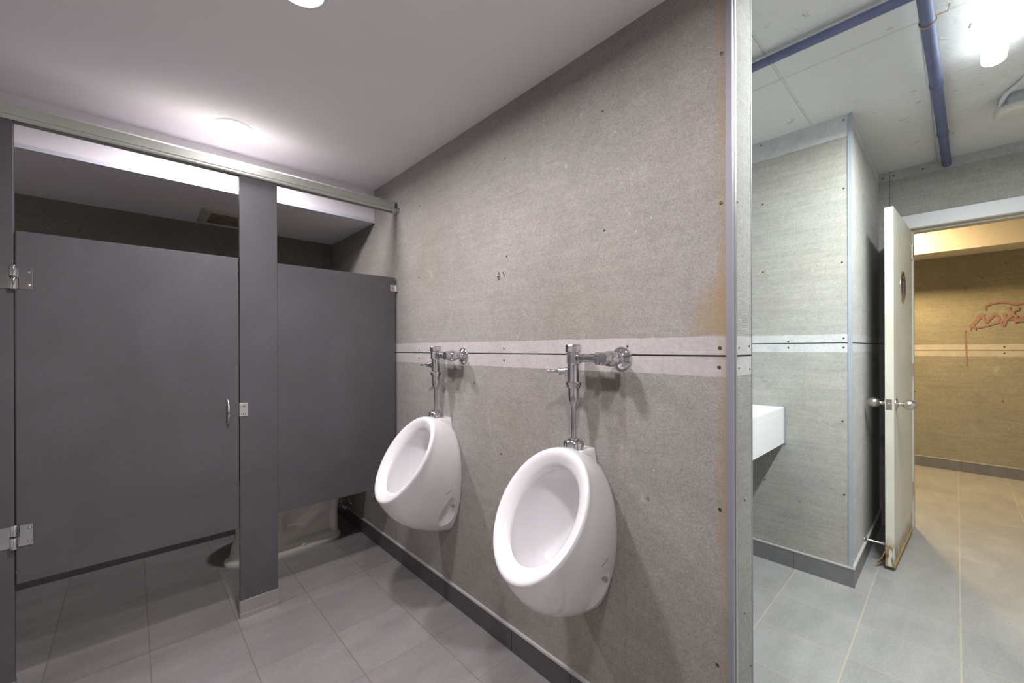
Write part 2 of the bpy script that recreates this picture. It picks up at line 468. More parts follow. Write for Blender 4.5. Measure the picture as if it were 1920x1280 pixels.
# beads
mb = MB().box(WX - .003, WX + .012, YE - .003, YE + .013, 0, ZC)
struct(mb.obj('trim_2', [M_bead]), 'grey edge strip on the free end of the urinal wall', 'trim')
mb = MB().box(WX + .012, WX + .021, YE - .005, YE, 0, ZC)
struct(mb.obj('trim_3', [M_alu]), 'bright metal strip beside the grey edge strip', 'trim')
mb = MB().box(WX + WT - .004, WX + WT + .003, YE - .003, YE + .02, 0, Z2)
struct(mb.obj('trim_4', [M_bead]), 'thin dark edge strip at the outer corner of the wall end', 'trim')
M_wallE = cement('cement_board_end', (.28, .28, .265), 'x', 1.228, 1.176, 1.282, bandc=(.44, .44, .44), streak=.6)
mb = MB().box(WX + .021, WX + WT - .004, YE - .002, YE, 0, Z2)
wall_end = struct(mb.obj('wall_end', M_wallE), 'narrow pale cement board end of the urinal wall', 'wall')
mb = MB().box(W2 - .003, W2 + .006, Y2 - .003, Y2 + .014, .098, Z2)
struct(mb.obj('trim_5', M_beadL), 'blue grey corner strip at the sink wall corner', 'trim')

# baseboards: tile courses with joints and a thin metal cap
M_cap = plain('pale_edge_trim', (.50, .49, .47), .45)
def baseboard(name, axis, fixed, side, a0, a1, h, mat, joints, label, capmat=M_cap, capw=.004):
    # side: direction the board sticks out
    th = .009
    mb = MB()
    cuts = [a0] + [j for j in sorted(joints) if a0 < j < a1] + [a1]
    f0, f1 = sorted((fixed, fixed + side * th))
    c0, c1 = sorted((fixed, fixed + side * (th + .002)))
    gm = MB()
    for p, q in zip(cuts[:-1], cuts[1:]):
        if axis == 'y': mb.box(f0, f1, p + .0012, q - .0012, 0, h - .003)
        else: mb.box(p + .0012, q - .0012, f0, f1, 0, h - .003)
    o = mb.obj(name, mat, bevel=.0008, bseg=1)
    struct(o, label, 'baseboard')
    if axis == 'y': gm.box(min(fixed, fixed + side * .006), max(fixed, fixed + side * .006), a0, a1, 0, h - .004)
    else: gm.box(a0, a1, min(fixed, fixed + side * .006), max(fixed, fixed + side * .006), 0, h - .004)
    gm.obj('grout', M_groutb, o)
    cm = MB()
    if axis == 'y': cm.box(c0, c1, a0, a1, h - .003, h + capw)
    else: cm.box(a0, a1, c0, c1, h - .003, h + capw)
    cm.obj('metal_cap', capmat, o)
    return o
M_groutb = plain('tan_grout', (.30, .26, .20), .8)
baseboard('baseboard_right', 'y', WX, -1, YE, YK, .094, M_base, [1.248 + .31 * k for k in range(-3, 8)], 'dark tile baseboard under the urinals', capw=.006)
baseboard('baseboard_back', 'x', YK, -1, XL, WX - .012, .094, M_base, [-.247 + .307 * k for k in range(-5, 6)], 'dark tile baseboard behind the toilet')
baseboard('baseboard_sink', 'y', W2, -1, Y2 - .012, 1.75, .098, M_baseR, [.63 + .31 * k for k in range(-1, 4)], 'grey tile baseboard below the counter')
baseboard('baseboard_return', 'x', Y2, -1, W2 - .001, W3, .098, M_baseR, [3.07, 3.38, 3.69], 'grey tile baseboard behind the door', capw=.008)
baseboard('baseboard_corridor', 'y', W4, -1, YF, 2.5, .105, M_baseR, [-.03 + .62 * k for k in range(-2, 5)], 'grey tile baseboard across the corridor')
baseboard('baseboard_entrance', 'y', W3, -1, YF, DY0 - .1, .098, M_baseR, [-1.1], 'grey tile baseboard on the entrance wall')

# screws in the boards (parts of their walls)
def screw(parent, p, n, r=.006, mat=M_screw):
    mb = MB(); mb.lathe(p, n, [(r, 0), (r, .0012), (r * .55, .0018), (r * .5, .0008), (r * .1, .0008)], 12)
    return mb.obj('screw', mat, parent, smooth=40)
for y, z in [(.423, 2.034), (.426, 1.637), (.430, 1.250), (.432, 1.198), (.431, .817), (.439, .397), (.795, 1.642), (.71, 1.256), (.71, 1.201),
             (1.281, 1.637), (1.30, 1.25), (1.30, 1.20), (2.0, 1.243), (2.0, 1.20), (2.0, 1.64), (1.99, 2.03), (.80, 2.04), (1.29, 2.05), (1.503, 1.09), (.80, .43), (2.0, .62), (1.32, .80)]:
    screw(wall_right, (WX, y, z), (-1, 0, 0), .0048 if y < .5 else .0036)
for y, z in [(.401, 2.448), (.789, 2.454), (.402, 2.088), (.781, 2.102), (.774, .467), (.404, .474), (.653, 1.285), (.404, 1.298), (.404, 1.25), (.653, 1.25), (.41, 1.70), (.78, 1.70), (.41, .86)]:
    screw(wall_sink, (W2, y, z), (-1, 0, 0), .0045)
for y, z in [(.295, 2.438), (.35, 2.438), (0.15, 2.44)]:
    screw(wall_ent, (W3, y, z), (-1, 0, 0), .006)
for y, z in [(-.06, 1.84), (.32, 1.66), (.31, 1.25), (.31, 1.19), (-.31, 1.25), (-.31, 1.19), (-.3, 1.68), (.30, .78), (-.3, .73), (-.17, 1.93), (-.32, 2.05), (.31, .47)]:
    screw(wall_cor, (W4, y, z), (-1, 0, 0), .007)
for x, z in [(1.20, 1.25), (1.28, 1.255), (1.20, 1.195), (1.285, 1.19), (1.24, .83), (1.19, 1.64), (1.285, .35), (1.235, .52)]:
    screw(wall_end, (x, YE - .002, z), (0, -1, 0), .0028)
# small broken anchor in the urinal wall
mb = MB()
mb.lathe((WX, 1.332, 1.561), (-1, 0, 0), [(.010, 0), (.009, .002), (.005, .003), (.004, .010), (.0005, .012)], 10)
mb.box(WX - .004, WX, 1.326, 1.334, 1.545, 1.578)
mb.obj('wall_anchor', M_nickel, wall_right, smooth=40)
mb = MB()
for a, b in [(1.300, 1.565), (1.296, 1.556), (1.303, 1.572)]:
    mb.lathe((WX, a, b), (-1, 0, 0), [(.0035, 0), (.003, .0006), (.0005, .0007)], 8)
mb.obj('drill_hole', M_dark, wall_right)

# ------------------------------------------------------------------ cubicle
Tn = .013
# pilasters
def pilaster(x0, x1, label, shoe=True):
    t = thing('pilaster', label, 'cubicle post', ((x0 + x1) / 2, YP + Tn, 0), 'pilasters of the charcoal cubicle')
    MB().box(x0, x1, YP, YP + 2 * Tn, .06, 2.075).obj('pilaster_panel', M_lam, t, bevel=.0015)
    s = MB()
    s.box(x0 - .002, x1 + .002, YP - .003, YP + 2 * Tn + .003, .0, .082)
    sh = s.obj('shoe', M_alu, t, bevel=.001); sh['label'] = 'brushed metal shoe at the foot'
    q = MB(); q.box(x0 - .0032, x1 + .0032, YP - .0042, YP + 2 * Tn + .004, .018, .0205); q.obj('shoe_seam', M_alu, sh)
    return t
pil = pilaster(.3655, .5215, 'charcoal cubicle post with metal shoe, between the stall door and fixed panel')
pil2 = pilaster(-.52, -.307, 'charcoal cubicle post with chrome hinges, left of the stall door')

def cham_plate(mb, x0, x1, z0, z1, y, th):
    mb.box(x0, x1, y - th, y, z0, z1)
# strike plate on the pilaster
s = MB(); cham_plate(s, .363, .397, .938, 1.000, YP, .003)
sp_ = s.obj('strike_plate', M_steel, pil, bevel=.001)
for z in (.950, .985):
    MB().lathe((.382, YP - .003, z), (0, -1, 0), [(.0055, 0), (.005, .002), (.0025, .0035), (.0004, .004)], 14).obj('screw', M_chrome, sp_, smooth=50)

# stall door
door = thing('stall_door', 'closed charcoal stall door with chrome hinges and pull', 'stall door', (-.302, YP + Tn, .42))
MB().box(-.302, .3615, YP, YP + 2 * Tn, .4217, 1.6715).obj('door_panel', M_lam, door, bevel=.0015)
# bow pull handle
hp = []
for i in range(17):
    a = i / 16; hp.append((.319, YP - .004 - .026 * math.sin(PI * a) ** .6, .909 + .109 * a))
hm = MB(); hm.tube(hp, [.0035 + .0022 * math.sin(PI * i / 16) for i in range(17)], 12)
hm.lathe((.319, YP, .912), (0, -1, 0), [(.006, 0), (.006, .004), (.004, .006)], 14).lathe((.319, YP, 1.015), (0, -1, 0), [(.006, 0), (.006, .004), (.004, .006)], 14)
hm.obj('pull_handle', M_steel, door, smooth=50)

def build_hinge(zc, flip):
    g = -.3045
    d = MB(); d.box(g + .010, g + .042, YP - .0035, YP, zc - .040, zc + .035)
    if flip: d.box(g - .004, g + .012, YP - .0035, YP, zc - .040, zc - .004)
    else: d.box(g - .004, g + .012, YP - .0035, YP, zc, zc + .035)
    a = d.obj('hinge', M_chrome, door, bevel=.001)
    p = MB(); p.box(g - .050, g - .012, YP - .0035, YP, zc - .040, zc + .035)
    if flip: p.box(g - .013, g + .002, YP - .0035, YP, zc, zc + .035)
    else: p.box(g - .013, g + .002, YP - .0035, YP, zc - .040, zc - .004)
    b = p.obj('hinge_leaf', M_chrome, pil2, bevel=.001)
    kk = [(zc + .003, zc + .042), (zc - .043, zc - .002)]
    for i, (u, v) in enumerate(kk):
        k = MB()
        wav = []
        k.lathe((g - .001, YP - .010, u), (0, 0, 1), [(.0075, 0), (.0095, .001), (.0098, .003), (.0098, v - u - .003), (.009, v - u - .0005), (.007, v - u)], 24)
        k.obj('knuckle', M_chrome, a if (i == 0) != flip else b, smooth=45)
    for sx, par in ((g + .034, a), (g - .041, b)):
        for z in (zc - .026, zc + .021):
            MB().lathe((sx, YP - .0035, z), (0, -1, 0), [(.0058, 0), (.0052, .002), (.003, .0036), (.0004, .0042)], 14).obj('screw', M_chrome, par, smooth=50)
build_hinge(1.506, False)
build_hinge(.594, True)

# fixed panel
fp = thing('partition_panel', 'fixed charcoal cubicle panel between the post and the urinal wall', 'cubicle panel', (.84, YP + Tn, .45))
MB().box(.5215, 1.143, YP + .001, YP + 2 * Tn - .001, .4483, 1.6703).obj('panel', M_lam, fp, bevel=.0015)
for z in (1.606, .52):
    b = MB(); b.box(1.113, 1.1435, YP - .003, YP + .001, z - .020, z + .020); b.box(1.1435, WX, YP - .012, YP + .002, z - .020, z + .020)
    bo = b.obj('wall_bracket', M_alu, fp, bevel=.0008)
    MB().lathe((1.124, YP - .003, z), (0, -1, 0), [(.004, 0), (.003, .0016), (.0004, .002)], 12).obj('screw', M_dark, bo)
# dividing panel beside the stall
dv = thing('dividing_panel', 'charcoal side panel of the cubicle, behind its left post', 'cubicle panel', (-.41, 2.8, .42))
MB().box(-.423, -.397, YP + 2 * Tn + .001, YK - .003, .4217, 1.6703).obj('panel', M_lam, dv, bevel=.0015)
MB().box(-.423, -.397, YK - .04, YK, 1.55, 1.59).obj('wall_bracket', M_alu, dv)

# head rail (open channel with a sloped top lip)
hr = thing('head_rail', 'long brushed metal head rail across the top of the cubicle', 'head rail', (0, YP, 2.05))
out = [(YP - .006, 2.058), (YP - .009, 2.064), (YP - .009, 2.072), (YP - .0075, 2.0735), (YP - .0095, 2.075), (YP - .010, 2.110), (YP - .004, 2.118), (YP + .012, 2.124), (YP + .030, 2.118), (YP + .036, 2.110),
       (YP + .036, 2.064), (YP + .033, 2.058), (YP + .028, 2.058), (YP + .028, 2.078), (YP - .002, 2.078), (YP - .002, 2.058)]
r = MB(); r.prism(out, 'x', XL + .002, 1.128)
r.obj('rail', M_rail, hr, smooth=25)
e = MB(); e.prism([(YP - .011, 2.056), (YP - .011, 2.111), (YP - .004, 2.119), (YP + .012, 2.1255), (YP + .031, 2.119), (YP + .037, 2.111), (YP + .037, 2.056)], 'x', 1.128, 1.137)
ec = e.obj('rail_end_cap', M_rail, hr, bevel=.001)
b = MB(); b.box(1.118, WX, YP - .014, YP - .0105, 2.050, 2.076); b.box(WX - .003, WX, YP - .036, YP + .02, 2.050, 2.076)
br = b.obj('wall_bracket', M_chrome, hr, bevel=.001)
MB().lathe((WX - .003, YP - .026, 2.063), (-1, 0, 0), [(.0065, 0), (.006, .003), (.003, .005), (.0004, .006)], 14).obj('screw', M_chrome, br, smooth=50)
MB().lathe((1.124, YP - .014, 2.063), (0, -1, 0), [(.005, 0), (.0045, .003), (.0004, .004)], 14).obj('screw', M_chrome, br, smooth=50)

# ------------------------------------------------------------------ vent in the soffit
vt = thing('exhaust_vent', 'cream ceiling vent with a rusty grille above the toilet', 'vent', (.45, 3.10, ZB))
vx0, vx1, vy0, vy1 = .30, .60, 2.93, 3.27
R = []
for off, z in ((0, ZB), (0, ZB - .004), (.012, ZB - .012), (.040, ZB - .016), (.046, ZB - .008)):
    R.append([(vx0 + off, vy0 + off, z), (vx1 - off, vy0 + off, z), (vx1 - off, vy1 - off, z), (vx0 + off, vy1 - off, z)])
MB().rings(R, False, False).obj('vent_frame', M_vent, vt)
MB().box(vx0 + .044, vx1 - .044, vy0 + .044, vy1 - .044, ZB - .010, ZB - .002).obj('grille', M_grille, vt)
MB().lathe((.545, 2.95, ZB - .013), (0, 0, -1), [(.005, 0), (.003, .002)], 10).obj('screw', M_dark, vt)

# ------------------------------------------------------------------ recessed lights
LP = [(.345, 2.256), (.352, 1.262), (.355, .30)]
first = None
def light_unit(x, y, label):
    t = thing('downlight', label, 'ceiling light', (x, y, ZC), 'recessed downlights in the low ceiling')
    m = MB(); m.lathe((x, y, ZC), (0, 0, -1), [(.074, 0), (.0735, .0018), (.068, .0035), (.062, .0035), (.061, .001)], 48, cap0=False, cap1=False)
    m.obj('trim_ring', M_white_frame, t, smooth=40)
    m = MB(); m.lathe((x, y, ZC), (0, 0, -1), [(.062, 0), (.060, .0045), (.050, .0075), (.030, .009), (.0005, .0095)], 48, cap0=False)
    m.obj('lens', M_lens, t, smooth=60)
    return t
light_unit(*LP[0], 'round recessed light glowing in the low ceiling, in front of the cubicle')
light_unit(*LP[1], 'round recessed light cut off by the top edge of the photo')
light_unit(*LP[2], 'round recessed light in the low ceiling over the viewer')
for i, (x, y) in enumerate(LP):
    area('downlight_lamp', (x, y, ZC - .012), (0, 0, 0), .125, W_DOWN * (1, 1.05, .8)[i], C_DOWN, spread=172)

# ------------------------------------------------------------------ urinals
NU = 96
def lerp(a, b, t): return a + (b - a) * t
def interp(tab, s):
    for i in range(len(tab) - 1):
        if s <= tab[i + 1][0]:
            f = (s - tab[i][0]) / (tab[i + 1][0] - tab[i][0])
            return tuple(lerp(p, q, f) for p, q in zip(tab[i][1:], tab[i + 1][1:]))
    return tab[-1][1:]
def uring(T, B, hw, k=0.0, yc=0.0, bow=0.0, pw=1.0):
    # ring through top point T=(u,z) and bottom point B=(u,z), half-width hw; local coords: x=-u, y, z
    cu = (T[0] + B[0]) / 2; cz = (T[1] + B[1]) / 2; hu = (T[0] - B[0]) / 2; hz = (T[1] - B[1]) / 2
    R = []
    for j in range(NU):
        th = 2 * PI * j / NU
        c = math.cos(th); s = math.sin(th)
        ss = math.copysign(abs(s) ** pw, s)
        w = hw * ss * (1 + k * c)
        R.append((-(cu + hu * c + bow * (1 - c * c)), yc + w, cz + hz * c))
    return R
def make_urinal(yc, label):
    t = thing('urinal', label, 'urinal', (WX, yc, .345), 'urinals on the cement board wall')
    rings = []
    # bowl interior, from sump to lip
    for T, B, hw, k, bow in [((.062, .545), (.115, .500), .018, 0, 0), ((.052, .575), (.145, .492), .045, 0, 0), ((.040, .64), (.185, .488), .078, 0, -.004),
                             ((.034, .72), (.225, .502), .102, .02, -.010), ((.040, .79), (.262, .527), .115, .04, -.010), ((.058, .832), (.285, .552), .119, .05, -.006),
                             ((.082, .848), (.298, .578), .1185, .04, 0), ((.100, .851), (.303, .594), .117, .035, 0),
                             # inner lip
                             ((.112, .8515), (.3065, .6045), .1165, .035, 0), ((.1205, .858), (.313, .605), .1205, .035, .001), ((.126, .875), (.328, .598), .131, .04, .001),
                             ((.1290, .896), (.342, .590), .146, .043, 0), ((.1285, .909), (.351, .583), .157, .046, 0),
                             # outer roll of the rim
                             ((.124, .9175), (.3555, .577), .1645, .046, 0), ((.118, .921), (.355, .569), .1675, .046, 0), ((.112, .922), (.350, .560), .1675, .05, 0),
                             # body back to the wall
                             ((.106, .9215), (.342, .546), .1655, .055, 0), ((.100, .921), (.331, .528), .163, .06, 0), ((.092, .920), (.314, .505), .1605, .07, 0), ((.082, .918), (.288, .476), .158, .08, 0),
                             ((.068, .914), (.252, .445), .155, .09, 0), ((.052, .908), (.205, .414), .150, .10, 0), ((.038, .902), (.150, .388), .145, .11, 0), ((.026, .896), (.100, .370), .141, .12, 0),
                             ((.014, .889), (.050, .356), .136, .13, 0), ((.006, .884), (.018, .349), .132, .14, 0), ((.001, .880), (.003, .345), .129, .14, 0)]:
        rings.append(uring(T, B, hw, k, 0, bow))
    m = MB(); m.rings(rings, True, True)
    m.v = [(WX + x, yc + y, z) for x, y, z in m.v]
    ob = m.obj('urinal_body', M_porc, None, loc=(WX, yc, .345))
    # concave bolt pockets on both sides: carve with a lens shaped cutter, then keep only the result
    cut = MB()
    for sgn in (-1, 1):
        prof = []
        n = 20
        pts = []
        for i in range(n + 1):
            a = i / n; z = .372 + .190 * a
            rr = .050 * math.sin(PI * min(1, a ** .8 * .98 + .02)) ** .8 + .001
            pts.append(((WX - .050 - .026 * (1 - a), yc + sgn * (.146 - .056 * (1 - a)), z), rr))
        cut.tube([p for p, _ in pts], [q for _, q in pts], 20)
    co = cut.obj('tmp_cutter', M_porc, None, loc=(WX, yc, .345))
    bo = ob.modifiers.new('b', 'BOOLEAN'); bo.operation = 'DIFFERENCE'; bo.object = co; bo.solver = 'EXACT'
    dg = bpy.context.evaluated_depsgraph_get()
    me2 = bpy.data.meshes.new_from_object(ob.evaluated_get(dg))
    ob.modifiers.clear(); ob.data = me2
    me2.shade_smooth(); me2.set_sharp_from_angle(angle=math.radians(50))
    bpy.data.objects.remove(co)
    ob.parent = t; ob.location = (0, 0, 0)
    # square spud block at the top
    s = MB()
    R = []
    for z, du, dw in ((.850, .0, .012), (.890, .0, .002), (.907, 0, 0), (.912, -.004, -.004)):
        w = .043 + dw; u1 = .088 + du
        ring = []
        for a in range(0, 91, 15):
            ring.append((WX - u1 + .02 - .02 * math.sin(math.radians(a)) , yc + w - .02 + .02 * math.cos(math.radians(a)), z))
        for a in range(90, 181, 15):
            ring.append((WX - u1 + .02 - .02 * math.sin(math.radians(a)), yc - w + .02 + .02 * math.cos(math.radians(a)), z))
        ring = [(WX - .001, yc + w, z)] + ring + [(WX - .001, yc - w, z)]
        R.append(ring)
    s.rings(R, True, True)
    s.obj('spud_block', M_porc, t, smooth=50)
    # sprinkler holes under the inner rim
    for i in range(5):
        a = (i - 2) * .018
        MB().lathe((WX - .098, yc + a, .8475), (-.6, 0, -.8), [(.0032, -.002), (.0032, .0012), (.0005, .0014)], 8).obj('flush_hole', M_vent, t)
    # drain
    MB().lathe((WX - .095, yc, .502), (0, 0, 1), [(.022, -.004), (.022, .002), (.018, .003), (.0005, .0025)], 24).obj('drain', M_chrome, t, smooth=40)
    for sgn in (-1, 1):
        bm_ = MB(); bm_.lathe((WX - .030, yc + sgn * .097, .500), (-.3, sgn, 0), [(.0075, -.01), (.0075, .012), (.005, .015), (.0005, .0155)], 12)
        bm_.obj('mounting_bolt', M_nickel, t, smooth=40)
    # tiny printed mark on the flank
    mk = MB()
    for i in range(7):
        u = .092 - i * .0046; z = .578 + i * .0022
        ok, hit, nor, _ = ob.ray_cast((-u, -.4, z - .345), (0, 1, 0))
        if ok:
            h = .0026 if i % 2 else .0036
            mk.box(WX + hit.x - .0013, WX + hit.x + .0015, yc + hit.y - .0006, yc + hit.y + .0008, z - h / 2, z + h / 2)
    mk.obj('printed_mark', M_ink, t)
    return t
U2 = make_urinal(.878, 'white wall-hung urinal nearer the viewer, right of the other one')
U1 = make_urinal(1.735, 'white wall-hung urinal next to the charcoal cubicle panel')

# flush valves
def make_valve(yc, ys, label):
    x = WX - .062
    t = thing('flush_valve', label, 'flush valve', (x, yc, .912), 'chrome flush valves over the urinals')
    # spud nut
    m = MB()
    R = []
    for z, r in ((.911, .030), (.914, .034), (.930, .0345), (.938, .031), (.944, .024)):
        R.append([(x + r * (1 + .035 * math.cos(8 * 2 * PI * k / 64)) * math.cos(2 * PI * k / 64), yc + r * (1 + .035 * math.cos(8 * 2 * PI * k / 64)) * math.sin(2 * PI * k / 64), z) for k in range(64)])
    m.rings(R, True, True)
    m.lathe((x, yc, .944), (0, 0, 1), [(.018, 0), (.018, .003), (.014, .005)], 32)
    m.obj('spud_nut', M_chrome, t, smooth=35)
    # flush tube and vacuum breaker
    m = MB(); m.lathe((x, yc, .94), (0, 0, 1), [(.0095, 0), (.0095, .115), (.011, .118), (.0185, .138), (.0185, .172), (.0185, .178)], 36)
    m.obj('flush_tube', M_chrome, t, smooth=35)
    # coupling nut
    m = MB(); m.lathe((x, yc, 1.117), (0, 0, 1), [(.022, 0), (.0235, .001), (.0235, .008), (.0265, .009), (.0265, .018), (.024, .0205)], 12)
    m.obj('coupling_nut', M_chrome, t, smooth=20)
    # valve body: barrel with an upper faceted section and an octagonal cap
    m = MB()
    m.lathe((x, yc, 1.135), (0, 0, 1), [(.0195, 0), (.0195, .062), (.021, .066)], 36)
    m.lathe((x, yc, 1.196), (0, 0, 1), [(.020, 0), (.0245, .003), (.0245, .040), (.022, .043)], 10)
    m.obj('valve_body', M_chrome, t, smooth=25)
    m = MB(); m.lathe((x, yc, 1.236), (0, 0, 1), [(.024, 0), (.0275, .002), (.0275, .022), (.0255, .0255), (.020, .027), (.0005, .0275)], 12)
    m.obj('valve_cap', M_chrome, t, smooth=20)
    m = MB(); m.lathe((x, yc, 1.2345), (0, 0, 1), [(.0243, 0), (.0243, .0018)], 24)
    # handle towards the left front
    hd = Vector((-.30, .95, -.02)).normalized(); hp0 = Vector((x, yc, 1.172))
    m = MB(); m.lathe(hp0 + hd * .014, hd, [(.013, 0), (.016, .002), (.016, .013), (.0105, .015), (.0105, .030), (.0125, .032), (.0125, .036), (.006, .040)], 20)
    hb = m.obj('handle_socket', M_chrome, t, smooth=30)
    m = MB(); m.lathe(hp0 + hd * .050, hd, [(.0055, 0), (.0045, .004), (.0045, .030), (.0056, .036), (.0056, .044), (.004, .046), (.0005, .0465)], 18)
    m.obj('handle', M_chrome, hb, smooth=35)
    # tailpiece to the control stop
    zt = 1.217
    m = MB()
    L = yc - ys
    m.lathe((x, yc - .018, zt), (0, -1, 0), [(.015, 0), (.0155, .012), (.0135, .014), (.0135, .034), (.012, .036), (.012, L - .050)], 28)
    m.obj('tailpiece', M_chrome, t, smooth=35)
    m = MB(); m.lathe((x, ys + .052, zt), (0, -1, 0), [(.018, 0), (.0215, .002), (.0215, .016), (.018, .0185)], 10)
    m.lathe((x, ys + .037, zt), (0, -1, 0), [(.0165, 0), (.0165, .012), (.0205, .016), (.0205, .024)], 24)
    m.obj('lock_nut', M_chrome, t, smooth=25)
    # control stop
    m = MB(); m.lathe((x, ys + .024, zt), (0, -1, 0), [(.014, -.002), (.020, .002), (.0235, .012), (.0245, .024), (.0235, .036), (.019, .045), (.010, .050), (.0005, .051)], 32)
    m.lathe((WX - .012, ys, zt), (-1, 0, 0), [(.013, 0), (.0145, .010), (.019, .022), (.0225, .040), (.022, .060), (.0195, .070)], 32)
    st = m.obj('control_stop', M_chrome, t, smooth=35)
    m = MB(); m.lathe((x - .018, ys, zt), (-1, 0, 0), [(.0165, 0), (.0195, .002), (.0195, .022), (.018, .0255), (.0165, .026), (.016, .0245), (.0005, .0245)], 32)
    m.obj('stop_cap', M_chrome, st, smooth=30)
    # wall flange
    m = MB(); m.lathe((WX, ys, zt), (-1, 0, 0), [(.0385, 0), (.0385, .002), (.036, .006), (.028, .012), (.019, .016), (.016, .020), (.016, .026)], 40)
    m.obj('wall_flange', M_chrome, t, smooth=40)
    return t
make_valve(.878, .732, 'chrome flush valve over the nearer urinal')
make_valve(1.735, 1.592, 'chrome flush valve over the urinal beside the cubicle')

# ------------------------------------------------------------------ toilet
def make_toilet():
    yc = 2.862
    t = thing('toilet', 'white floor-standing toilet partly seen below the cubicle panels', 'toilet', (.75, yc, 0))
    N = 96
    foot = [(.385, .0), (.390, .035), (.402, .058), (.445, .088), (.50, .107), (.55, .120), (.634, .132), (.70, .128), (.75, .120), (.82, .108), (.878, .098), (.95, .082), (.995, .070), (1.020, .050), (1.034, .02), (1.036, 0)]
    def outline(x0, x1, hw, pf, pb, xm):
        R = []
        for j in range(N):
            th = 2 * PI * j / N
            c, s = math.cos(th), math.sin(th)
            p = pb if c > 0 else pf
            L = (x1 - xm) if c > 0 else (xm - x0)
            R.append((xm + L * math.copysign(abs(c) ** p, c), hw * math.copysign(abs(s) ** p, s)))
        return R
    def at_z(z):
        # z, x0, x1, hw, front power, back power, xm
        tab = [(0, .385, 1.036, .128, .85, .75, .66), (.016, .384, 1.038, .130, .85, .75, .66), (.026, .390, 1.034, .124, .85, .72, .66), (.036, .405, 1.022, .104, .85, .6, .67), (.06, .415, 1.016, .096, .85, .55, .68),
               (.18, .44, 1.012, .090, .85, .5, .70), (.25, .43, 1.02, .100, .85, .5, .68), (.31, .385, 1.04, .135, .9, .5, .62), (.355, .345, 1.08, .168, 1.0, .5, .60), (.385, .330, 1.125, .182, 1.0, .4, .60), (.395, .330, 1.135, .184, 1.0, .4, .60)]
        for i in range(len(tab) - 1):
            if z <= tab[i + 1][0]:
                f = (z - tab[i][0]) / (tab[i + 1][0] - tab[i][0]); f = f * f * (3 - 2 * f) if i > 3 else f
                return [lerp(a, b, f) for a, b in zip(tab[i][1:], tab[i + 1][1:])]
        return tab[-1][1:]
    R = []
    zs = [0, .008, .016, .022, .026, .031, .036, .045, .055] + [.06 + .0125 * i for i in range(27)]
    for z in zs:
        if z > .395: z = .395
        x0, x1, hw, pf, pb, xm = at_z(z)
        ring = []
        for (px, py) in outline(x0, x1, hw, pf, pb, xm):
            # recessed side panel between the front column and the rear edge
            def sm(v, a, b): q = max(0, min(1, (v - a) / (b - a))); return q * q * (3 - 2 * q)
            k = sm(px, .665, .69) * (1 - sm(px, .955, .985)) * sm(z, .055, .075) * (1 - sm(z, .27, .32))
            # S shaped trapway stays proud
            zt = .10 + .13 * sm(px, .70, .95) if True else 0
            d = abs(z - zt)
            tr = max(0, 1 - (d / .045) ** 2) ** .5 if d < .045 else 0
            k *= (1 - .75 * tr)
            py = py - math.copysign(min(abs(py), .030 * k), py) if abs(py) > .02 else py
            ring.append((px, yc + py, z))
        R.append(ring)
    # inner rim and bowl
    for z, x0, x1, hw in ((.397, .345, .70, .165), (.385, .385, .69, .130), (.33, .40, .67, .12), (.25, .45, .63, .08), (.20, .50, .60, .04)):
        R.append([(px, yc + py, z) for px, py in outline(x0, x1, hw, 1, 1, (x0 + x1) / 2)])
    m = MB(); m.rings(R, True, True)
    m.obj('pedestal', M_porcT, t, smooth=50)
    # bolt cap
    for s_ in (-1, 1):
        MB().lathe((.781, yc + s_ * .101, .030), (0, 0, 1), [(.017, -.01), (.017, .006), (.0155, .014), (.010, .020), (.0005, .022)], 24).obj('bolt_cap', M_porcT, t, smooth=50)
    # seat and lid
    for nm, z0, z1, g in (('seat', .398, .416, 0), ('lid', .417, .432, .003)):
        o1 = outline(.325 + g, .83, .187 - g, 1.0, .6, .60)
        if nm == 'seat':
            i1 = outline(.40, .70, .12, 1, 1, .55)
            q = MB(); n = N
            vv = [(a, yc + b, z0) for a, b in o1] + [(a, yc + b, z1) for a, b in o1] + [(a, yc + b, z1) for a, b in i1] + [(a, yc + b, z0) for a, b in i1]
            ff = []
            for k in range(4):
                for j in range(n):
                    j2 = (j + 1) % n; a = k * n; b_ = ((k + 1) % 4) * n
                    ff.append((a + j, a + j2, b_ + j2, b_ + j))
            q.add(vv, ff); q.obj('seat', M_porcT, t, smooth=40)
        else:
            q = MB(); q.rings([[(a, yc + b, z0) for a, b in o1], [(a, yc + b, z1 - .004) for a, b in o1], [(.60 + (a - .60) * .97, yc + b * .96, z1) for a, b in o1]], True, True)
            q.obj('lid', M_porcT, t, smooth=40)
    # tank
    def rr(x0, x1, y0, y1, r, z, n=6):
        P = []
        for cx, cy, a0 in ((x1 - r, y1 - r, 0), (x0 + r, y1 - r, 90), (x0 + r, y0 + r, 180), (x1 - r, y0 + r, 270)):
            for i in range(n + 1):
                a = math.radians(a0 + 90 * i / n); P.append((cx + r * math.cos(a), cy + r * math.sin(a), z))
        return P
    q = MB(); q.rings([rr(.955, 1.13, yc - .17, yc + .17, .03, .396), rr(.94, 1.135, yc - .195, yc + .195, .035, .46), rr(.935, 1.135, yc - .205, yc + .205, .035, .74)])
    q.obj('tank', M_porcT, t, smooth=40)
    q = MB(); q.rings([rr(.925, 1.14, yc - .215, yc + .215, .035, .741), rr(.922, 1.142, yc - .218, yc + .218, .035, .765), rr(.93, 1.135, yc - .21, yc + .21, .035, .778)])
    q.obj('tank_lid', M_porcT, t, smooth=40)
